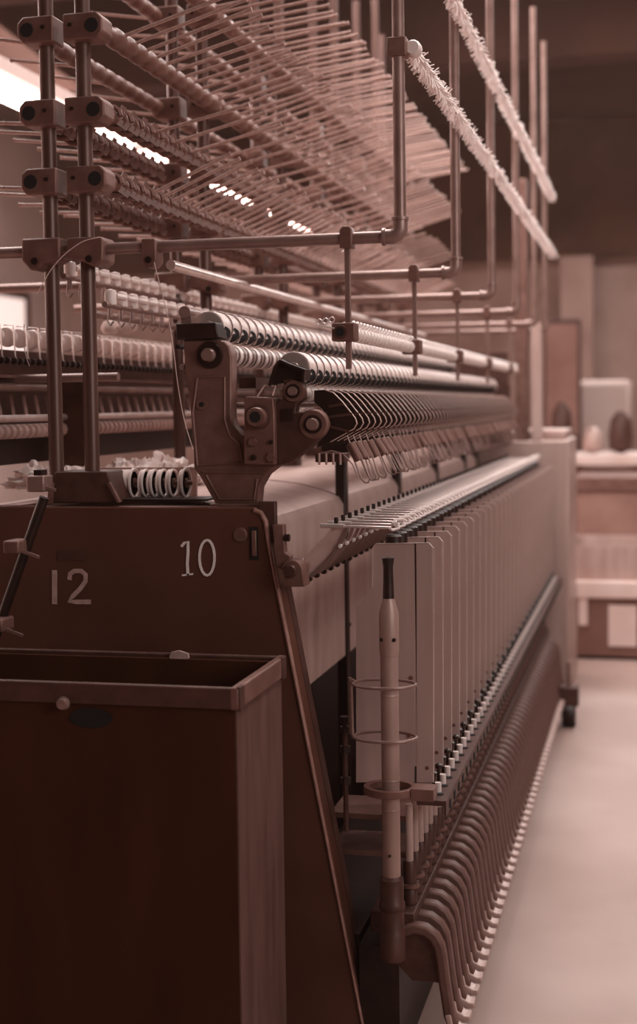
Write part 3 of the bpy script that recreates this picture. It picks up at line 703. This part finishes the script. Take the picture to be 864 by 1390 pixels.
# ------------------------------------------------------------------ suction pipe in its holder
YS = 2.95
def zS(y): return W(527, y, YS)[1]
xs_ = W(528, 900, YS)[0]
t = thing('suction_pipe', 'upright pale suction pipe with a black nozzle, standing in wire rings before the plates', 'suction pipe', (xs_, YS, zS(1290)))
L(t).lathe([(.0125, zS(812)), (.0115, zS(795)), (.0105, zS(770)), (.0125, zS(762)), (.0135, zS(757)), (.007, zS(757)), (.006, zS(790))], (xs_, YS, 0), 'Z', 20).build('nozzle', M['black'], t)
L(t).lathe([(.012, zS(812)), (.0215, zS(832)), (.0215, zS(882)), (.0205, zS(888))], (xs_, YS, 0), 'Z', 24).build('collar', M['tube'], t)
L(t).lathe([(.0195, zS(886)), (.0195, zS(1195))], (xs_, YS, 0), 'Z', 24).build('pipe', M['tube'], t)
L(t).lathe([(.02, zS(1188)), (.026, zS(1192)), (.026, zS(1222)), (.0285, zS(1224)), (.0285, zS(1232)), (.026, zS(1234)), (.027, zS(1262)), (.029, zS(1264)), (.029, zS(1300)), (.02, zS(1304))], (xs_, YS, 0), 'Z', 24).build('rubber_foot', M['cast_dk'], t)
for dx in (-.0135, .0135):
    L(t).lathe([(.001, -.003), (.004, -.003), (.005, .003)], (xs_+dx, YS-.0165, zS(867)), 'Y', 10).build('rivet', M['black'], t)
L(t).lathe([(.001, -.003), (.003, -.003), (.004, .003)], (xs_, YS-.019, zS(1158)), 'Y', 10).build('rivet', M['black'], t)
for q in (890, 945, 1060, 1100):
    L(t).lathe([(.0195, 0), (.0202, .001), (.0202, .004), (.0195, .005)], (xs_, YS, zS(q)), 'Z', 24).build('band', M['tube'], t)
t = thing('pipe_holder', 'wire ring holder clasping the suction pipe above a round bracket', 'holder', (xs_, YS, zS(1075)))
def ring(z, r, w, cx, n=28): return [(cx+r*math.cos(u), YS+.01+r*.75*math.sin(u), z) for u in [j*2*PI/n for j in range(n)]]
cx = W(520, 930, YS)[0]
L(t).tube(ring(zS(930), .069, 0, cx), .0036, 8, True).build('wire_ring', M['pipe'], t)
L(t).tube(ring(zS(1002), .069, 0, cx), .0036, 8, True).build('wire_ring', M['pipe'], t)
u = L(t); xl = cx-.068; u.tube([(xl, YS+.01, zS(925)), (xl-.006, YS+.01, zS(930)), (xl-.004, YS+.01, zS(1003)), (xl+.004, YS+.01, zS(1005))], .004, 8); u.tube([(xl-.012, YS+.03, zS(925)), (xl-.012, YS+.03, zS(1003))], .004, 8); u.build('upright_wire', M['pipe'], t)
rg = L(t); cb = W(528, 1075, YS)[0]; N = 32
vs = []; 
for zz in (zS(1078), zS(1068)):
    for rr_ in (.046, .058):
        vs += [(cb+rr_*math.cos(2*PI*j/N), YS+.01+rr_*.9*math.sin(2*PI*j/N), zz) for j in range(N)]
fs = []
for j in range(N):
    q = (j+1) % N
    fs += [(j, q, N+q, N+j), (2*N+j, 3*N+j, 3*N+q, 2*N+q), (j, 2*N+j, 2*N+q, q), (N+j, N+q, 3*N+q, 3*N+j)]
rg.add(vs, fs)
a = W(590, 1075, YS); rg.box(cb+.05, a[0], YS-.02, YS+.03, zS(1082), zS(1066))
rg.build('round_bracket', M['cast'], t, bevel=.001)
# valve fittings left of holder
x, z = W(468, 1000, 3.0)
t = thing('valve_fitting', 'dark upright valve rod with stacked fittings left of the wire rings', 'valve', (x, 3.0, z))
L(t).cyl((x, 3.0, W(0, 1100, 3.)[1]), (x, 3.0, W(0, 955, 3.)[1]), .006, n=8).build('rod', M['cast_dk'], t)
for q in (962, 975, 1000, 1040): L(t).cyl((x, 3.0, W(0, q, 3.)[1]), (x, 3.0, W(0, q-8, 3.)[1]), .012, n=8).build('fitting', M['black'], t)

# ------------------------------------------------------------------ ring rail, spindles, curved guards
xrl, zrl = W(598, 1082, 3.06)
t = thing('ring_rail', 'long perforated ring rail along the foot of the separator plates', 'rail', (xrl, 3.0, zrl))
L(t).box(xrl-.05, xrl+.012, 3.03, 7.05, zrl-.012, zrl).build('rail', M['cast_dk'], t, bevel=.001)
L(t).box(xrl+.012, xrl+.016, 3.03, 7.05, zrl-.035, zrl).build('rail_lip', M['cast_dk'], t)
h = L(t)
for i in range(NU): h.lathe([(.001, -.0), (.009, .0), (.009, .002), (.001, .002)], (xrl-.006, 3.08+i*P, zrl), 'Z', 8); h.box(xrl+.0155, xrl+.018, 3.08+i*P, 3.1+i*P, zrl-.03, zrl-.012)
h.build('dark_holes', M['hole'], t)['kind'] = 'stuff'
tr = thing('traveller_post', 'nearest white capped small post on the ring rail', 'post', (xrl-.012, 3.1, zrl), 'white capped posts on the ring rail')
MB().cyl((0, 0, 0), (0, 0, .022), .0075, n=10).build('cap', M['plastic'], tr)
MB().cyl((-.012, .015, 0), (-.012, .015, .03), .004, n=8).lathe([(.001, .03), (.008, .032), (.008, .04), (.001, .044)], (-.012, .015, 0), 'Z', 8).build('dark_stud', M['black'], tr)
for i in range(1, NU): dup(tr, (0, i*P, 0), 'white capped small post on the receding ring rail')
xsp, zsp = W(556, 1192, 3.06)
sp = thing('spindle', 'nearest dark spindle, just right of the suction pipe foot', 'spindle', (xsp, 3.06, zsp-.07), 'spindles under the ring rail')
MB().lathe([(.014, .012), (.016, .014), (.016, .045), (.012, .05)], (0, 0, 0), 'Z', 12).build('bolster', M['cast_dk'], sp)
MB().lathe([(.02, .05), (.022, .052), (.022, .058), (.014, .06)], (0, 0, 0), 'Z', 14).build('flange', M['cast'], sp)
MB().lathe([(.0145, .06), (.0145, .105), (.012, .11)], (0, 0, 0), 'Z', 12).build('wharve', M['cast_dk'], sp)
MB().lathe([(.009, .11), (.008, .24)], (0, 0, 0), 'Z', 10).build('clear_bobbin_tube', M['clear'], sp)
for i in range(1, NU): dup(sp, (0, i*P, 0), 'dark spindle with a pale tube in the receding row under the ring rail')
zbk = zsp-.07+.012
tag(MB().box(xsp-.08, xsp+.02, 3.0, 7.05, zbk-.05, zbk).build('spindle_rail', M['cast_dk'], None, bevel=.003), 'dark rail carrying the row of spindles', 'rail')
YG = 3.0
gx, gz = W(571, 1259, YG)
gd = thing('curved_guard', 'nearest rounded cast guard arm at the foot of the machine', 'guard arm', (gx, YG, gz), 'rounded cast guard arms')
path = [(-.075, -.05), (-.062, -.028), (-.04, -.009), (-.015, 0), (.01, -.003), (.03, -.017), (.041, -.038), (.045, -.06), (.052, -.12), (.062, -.19), (.072, -.215)]
MB().strip(path, .024, -.016, .016).build('arm', M['guard'], gd, bevel=.006)
MB().prism([(-.07, -.055), (-.055, -.035), (-.03, -.016), (-.0, -.012), (.02, -.024), (.032, -.05), (.04, -.12), (-.02, -.12), (-.07, -.07)], -.003, .003).build('web', M['cast_dk'], gd)
MB().strip([(.060, -.185), (.066, -.21), (.085, -.222), (.1, -.222)], .014, -.019, .019).build('toe', M['alu_d'], gd, bevel=.003)
for i in range(1, NU): dup(gd, (0, i*P, 0), 'rounded cast guard arm in the receding row at the machine foot')
tag(MB().box(gx-.14, gx-.05, 3.0, 7.05, 0.02, gz-.05).build('base_beam', M['black']), 'dark base beam behind the guard arms', 'beam')
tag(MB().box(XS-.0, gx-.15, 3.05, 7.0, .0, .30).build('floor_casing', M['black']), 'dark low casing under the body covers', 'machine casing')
# dim shelves seen in the gap behind the suction pipe
for q, l in ((1110, 'upper'), (1160, 'lower')):
    a = W(430, q, 3.1); tag(MB().box(a[0]+.02, a[0]+.2, 3.15, 3.3, a[1]-.012, a[1]).build('gap_shelf', M['cast']), l+' dim metal shelf in the dark gap left of the suction pipe foot', 'shelf')

# ------------------------------------------------------------------ far end cabinet and post
xa, xb = -.66, -.415
t = thing('end_cabinet', 'pale cabinet closing the far end of the machine', 'cabinet', (xa, 7.12, 0))
L(t).box(-1.9, xb, 7.12, 7.8, 0, 1.31).build('cabinet_body', M['alu'], t, bevel=.01)
L(t).box(-1.9, xb-.02, 7.2, 7.7, 1.31, 1.36).build('cabinet_lid', M['alu_d'], t, bevel=.01)
L(t).box(xb-.09, xb-.075, 7.105, 7.12, .75, .87).build('door_handle', M['pipe'], t)
t = thing('end_post', 'pale square post rising from the far end of the machine', 'post', (-.62, 7.15, 1.3))
L(t).box(-.68, -.62, 7.12, 7.2, 1.31, 2.62).build('post', M['cast'], t, bevel=.004)
L(t).box(-.60, -.55, 7.12, 7.18, 1.31, 1.9).build('post_plate', M['alu_d'], t)
tag(MB().box(-1.9, -.70, 7.0, 7.06, 1.29, 1.75).build('gear_end_casting', M['cast_dk']), 'dark gear casting at the far end of the rollers', 'casting')
x = -.385
t = thing('castor_foot', 'small dark castor on the floor by the far end of the machine', 'castor', (x, 6.5, 0))
L(t).lathe([(.001, -.03), (.055, -.03), (.06, -.02), (.06, .02), (.055, .03), (.001, .03)], (x, 6.5, .06), 'X', 18).build('wheel', M['black'], t)
L(t).box(x-.045, x+.045, 6.46, 6.54, .1, .19).build('fork', M['cast_dk'], t, bevel=.005)
L(t).cyl((x, 6.5, .19), (x, 6.5, .3), .012).build('stem', M['pipe'], t)

# ------------------------------------------------------------------ waste bin in the foreground
zr = .967; yb, yf = 2.86, 2.53
xR = W(383, 890, yb)[0]; xRf = xR; xl = -1.62
t = thing('waste_bin', 'dark open waste bin with a banded metal rim in the left foreground', 'bin', ((xl+xR)/2, (yb+yf)/2, 0))
for nm, bxs, m in (('front_board', (xl, xR-.006, yf, yf+.015), 'wood'), ('back_board', (xl, xR-.006, yb-.015, yb), 'wood'), ('left_board', (xl, xl+.015, yf, yb), 'wood'), ('right_board', (xR-.02, xR-.003, yf+.001, yb), 'bin_side')):
    L(t).box(*bxs, .05, zr-.01).build(nm, M[m], t)
L(t).box(xl, xR, yf, yb, .03, .06).build('bottom', M['wood'], t)
rim = L(t); rt = .012
rim.box(xl-rt, xR-.0, yf-rt, yf+.002, zr-.042, zr).box(xl-rt, xR-.0, yb-.002, yb+rt, zr-.042, zr); rim.build('rim_band', M['cast_dk'], t, bevel=.004); rim = L(t)
rim.box(xR-.012, xR+rt*.5, yf-rt-.001, yb+rt+.001, zr-.043, zr+.001); rim.build('right_rim_band', M['cast'], t, bevel=.004); rim = L(t)  # lighter iron paints the right side of the rim brighter
rim.box(xl-rt, xl+.004, yf, yb, zr-.042, zr)
rim.build('rim_band', M['cast_dk'], t, bevel=.004)
for y in (yf-rt+.0, yb-.03):
    L(t).box(xR-.0, xR+.0085, y, y+.03, zr-.045, zr+.002).build('corner_strap', M['cast_dk'], t, bevel=.001)
a = W(120, 968, yf-rt)
L(t).prism([(a[0]+.045*math.cos(u), a[1]-.012+.02*math.sin(u)) for u in [j*PI/12 for j in range(24)]], yf-.002, yf+.002).build('handle_hole', M['hole'], t)
a = W(85, 955, yf-.015); L(t).lathe([(.001, -.012), (.010, -.011), (.014, 0)], (a[0], yf-rt, a[1]), 'Y', 16).build('rivet', M['pipe'], t)
a = W(245, 892, yb)
tg = tag(MB().prism([(-.022, .0), (-.018, .012), (.0, .016), (.02, .010), (.022, -.0), (.01, -.010), (-.01, -.006)], -.004, .004).build('lint_scrap', M['white_old']), 'scrap of pale lint stuck on the back rim of the waste bin', 'lint'); tg.location = (a[0], yb-.008, a[1]-.0)
# slanting foreground rod with clamps at far left
t = thing('slanting_rod', 'blurred slanting rod with two pale clamps at the left edge', 'rod', (W(30, 740, 2.75)[0], 2.75, W(30, 740, 2.75)[1]))
a = W(60, 675, 2.75); b = W(-12, 880, 2.75)
L(t).cyl((a[0], 2.75, a[1]), (b[0], 2.75, b[1]), .011, n=10).build('rod', M['black'], t)
for q in ((20, 742), (-2, 848)):
    a = W(*q, 2.72); L(t).box(a[0]-.018, a[0]+.018, 2.7, 2.76, a[1]-.014, a[1]+.014).build('clamp', M['cast'], t, bevel=.004)
    L(t).bar((a[0], 2.72, a[1]-.004), (a[0]+.055, 2.72, a[1]-.022), .006, .006).build('clamp_wire', M['pipe'], t)
a = W(52, 655, 2.85)
t = thing('pale_clamp', 'blurred pale clamp left of the post foot block', 'clamp', (a[0], 2.85, a[1]))
L(t).box(a[0]-.02, a[0]+.022, 2.83, 2.88, a[1]-.02, a[1]+.016).build('body', M['pipe'], t, bevel=.004)
L(t).box(a[0]-.006, a[0]+.012, 2.84, 2.87, a[1]+.016, a[1]+.028).build('cap', M['black'], t)
L(t).bar((a[0]+.0, 2.84, a[1]-.006), (a[0]+.045, 2.84, a[1]-.016), .006, .006).build('wire', M['pipe'], t)

# ------------------------------------------------------------------ lamps: fluorescent fitting
def flu(x, z, y0, y1, label, grp=None):
    t = thing('fluorescent_lamp', label, 'lamp', (x, y0, z), grp)
    L(t).cyl((x, y0, z), (x, y1, z), .034, n=12).build('tube', M['lamp'], t)
    L(t).box(x-.09, x+.09, y0-.02, y1+.02, z+.045, z+.10).build("housing", M['wall_l'], t)
    L(t).cyl((x, (y0+y1)/2, z+.10), (x, (y0+y1)/2, 4.6), .008, n=6).build('hanger', M['cast_dk'], t)
    return t
flu(-2.6, 2.80, 3.6, 6.8, 'glowing fluorescent tube lamp behind the left creel posts', None)
flu(-2.6, 2.80, 7.0, 11.8, 'glowing fluorescent tube lamp further back behind the lower pins', None)

# ------------------------------------------------------------------ things at the right background
t = thing('plastic_crate', 'large crate with a bright rim and a pale label on the floor at right', 'crate', (-.05, 8.4, 0))
x0, x1 = -.50, .42; y0, y1 = 8.25, 9.0
c = L(t)
for q in ((x0, x1, y0, y0+.02), (x0, x1, y1-.02, y1), (x0, x0+.02, y0, y1), (x1-.02, x1, y0, y1)): c.box(*q, .0, .36)
c.box(x0, x1, y0, y1, 0, .02); c.build('lower_walls', M['crate'], t)
c = L(t)
for q in ((x0-.02, x1+.02, y0-.03, y0+.02), (x0-.02, x1+.02, y1-.02, y1+.03), (x0-.02, x0+.02, y0, y1), (x1-.02, x1+.02, y0, y1)): c.box(*q, .36, .46)
c.build('bright_rim', M['crate_l'], t, bevel=.008)
c = L(t)
for q in ((x0+.02, x1-.02, y0+.02, y0+.03), (x0+.02, x1-.02, y1-.03, y1-.02), (x0+.02, x0+.03, y0+.02, y1-.02), (x1-.03, x1-.02, y0+.02, y1-.02)): c.box(*q, .44, .66)
c.build('upper_walls', M['alu_d'], t)
L(t).box(x0+.24, x0+.40, y0-.012, y0-.002, .08, .32).build('pale_label', M['crate_l'], t)
L(t).box(x0+.07, x0+.12, y0-.02, y0, .2, .36).build('latch', M['crate_l'], t)
fluff('cotton_fluff', 'heap of white cotton inside the crate at right', (-.05, 8.62, .42), .13, (1.5, 1, .8), 60)
t = thing('cardboard_box', 'tall brown box standing behind the bright-rimmed crate', 'box', (.1, 10, 0))
L(t).box(-.50, .12, 9.5, 10.1, 0, .95).build('walls', M['card'], t, bevel=.01)
L(t).box(-.52, .14, 9.48, 10.12, .90, 1.0).build('lid', M['cast'], t, bevel=.01)
t = thing('work_bench', 'long pale-topped bench across the back of the aisle', 'bench', (.3, 11.5, 0))
L(t).box(-.75, 2.2, 11.2, 12.0, 1.0, 1.08).build('bench_top', M['crate_l'], t, bevel=.01)
for xx in (-.7, .7, 2.1):
    L(t).box(xx, xx+.07, 11.25, 11.32, 0, 1.0).build('leg', M['wall_dk'], t); L(t).box(xx, xx+.07, 11.9, 11.97, 0, 1.0).build('leg', M['wall_dk'], t)
L(t).box(-.68, 2.15, 11.85, 11.9, .1, .95).build('back_panel', M['card'], t)
for i, (px, w, h, m, l) in enumerate(((762, .17, .42, 'cast_dk', 'dark round bundle at the left end of the back bench'), (804, .16, .22, 'alu_d', 'pale low bundle between two dark ones on the back bench'), (842, .18, .34, 'cast_dk', 'dark bundle near the right frame edge on the back bench'))):
    x = W(px, 600, 11.6)[0]
    o = MB().lathe([(.02, 0), (w*.5, .03), (w*.55, h*.4), (w*.45, h*.8), (w*.15, h)], (0, 0, 0), 'Z', 14).build('cloth_bundle', M[m]); o.location = (x, 11.6, 1.08); tag(o, l, 'bundle')
x = W(740, 500, 13)[0]
t = thing('wall_cupboard', 'dark blurred cupboard standing beyond the far end of the machine', 'cupboard', (x, 12.8, 0))
L(t).box(x, x+.32, 12.8, 13.1, 0, 2.25).build('body', M['cast_dk'], t, bevel=.01)
L(t).box(x+.02, x+.30, 12.78, 12.8, 1.2, 2.2).build('door', M['card'], t, bevel=.005)
t = thing('pallet_stack', 'blurred pale stacked bales behind the bench on the right', 'bales', (.5, 13.6, 0))
for j, (xx, zz, w, h) in enumerate(((-.9, 0, .7, 1.7), (-.1, 0, .6, 2.3), (.6, 0, .8, 1.9))):
    L(t).box(xx, xx+w, 13.3, 14.0, zz, h).build('bale', M['alu_d'] if j % 2 else M['wall_l'], t, bevel=.05)

# ------------------------------------------------------------------ lights
def area(name, loc, rot, sx, sy, e, col=(1, .955, .93)):
    l = bpy.data.lights.new(name, 'AREA'); l.shape = 'RECTANGLE'; l.size = sx; l.size_y = sy; l.energy = e; l.color = col
    o = bpy.data.objects.new(name, l); COL.objects.link(o); o.location = loc; o.rotation_euler = rot; return o
area('aisle_light', (1.0, 7.0, 4.3), (0, 0, 0), 1.2, 10, 250)
area('far_light', (.5, 13.5, 4.2), (math.radians(-15), 0, 0), 4, 1.5, 170)
area('machine_light', (-.9, 6.2, 4.45), (0, 0, 0), 1.0, 5.5, 215)
area('left_light', (-4.3, 6.5, 4.0), (0, math.radians(38), 0), 1.5, 9, 520)
area('left_machine_light', (-3.2, 5.5, 4.3), (0, math.radians(-20), 0), 1, 5, 130)
area('side_fill', (2.6, .6, 2.3), (math.radians(72), 0, math.radians(48)), 2.4, 1.6, 62)  # unseen fill added to brighten the separator plates from the right
w = bpy.data.worlds.new('world'); sc.world = w; w.use_nodes = True
w.node_tree.nodes['Background'].inputs[0].default_value = (*lin('#b89a92'), 1); w.node_tree.nodes['Background'].inputs[1].default_value = .22

nt = w.node_tree; vo = nt.nodes.new('ShaderNodeVolumeScatter'); vo.inputs['Density'].default_value = .0022
vo.inputs['Color'].default_value = (1, .62, .48, 1); vo.inputs['Anisotropy'].default_value = .2
nt.links.new(vo.outputs[0], nt.nodes['World Output'].inputs['Volume'])
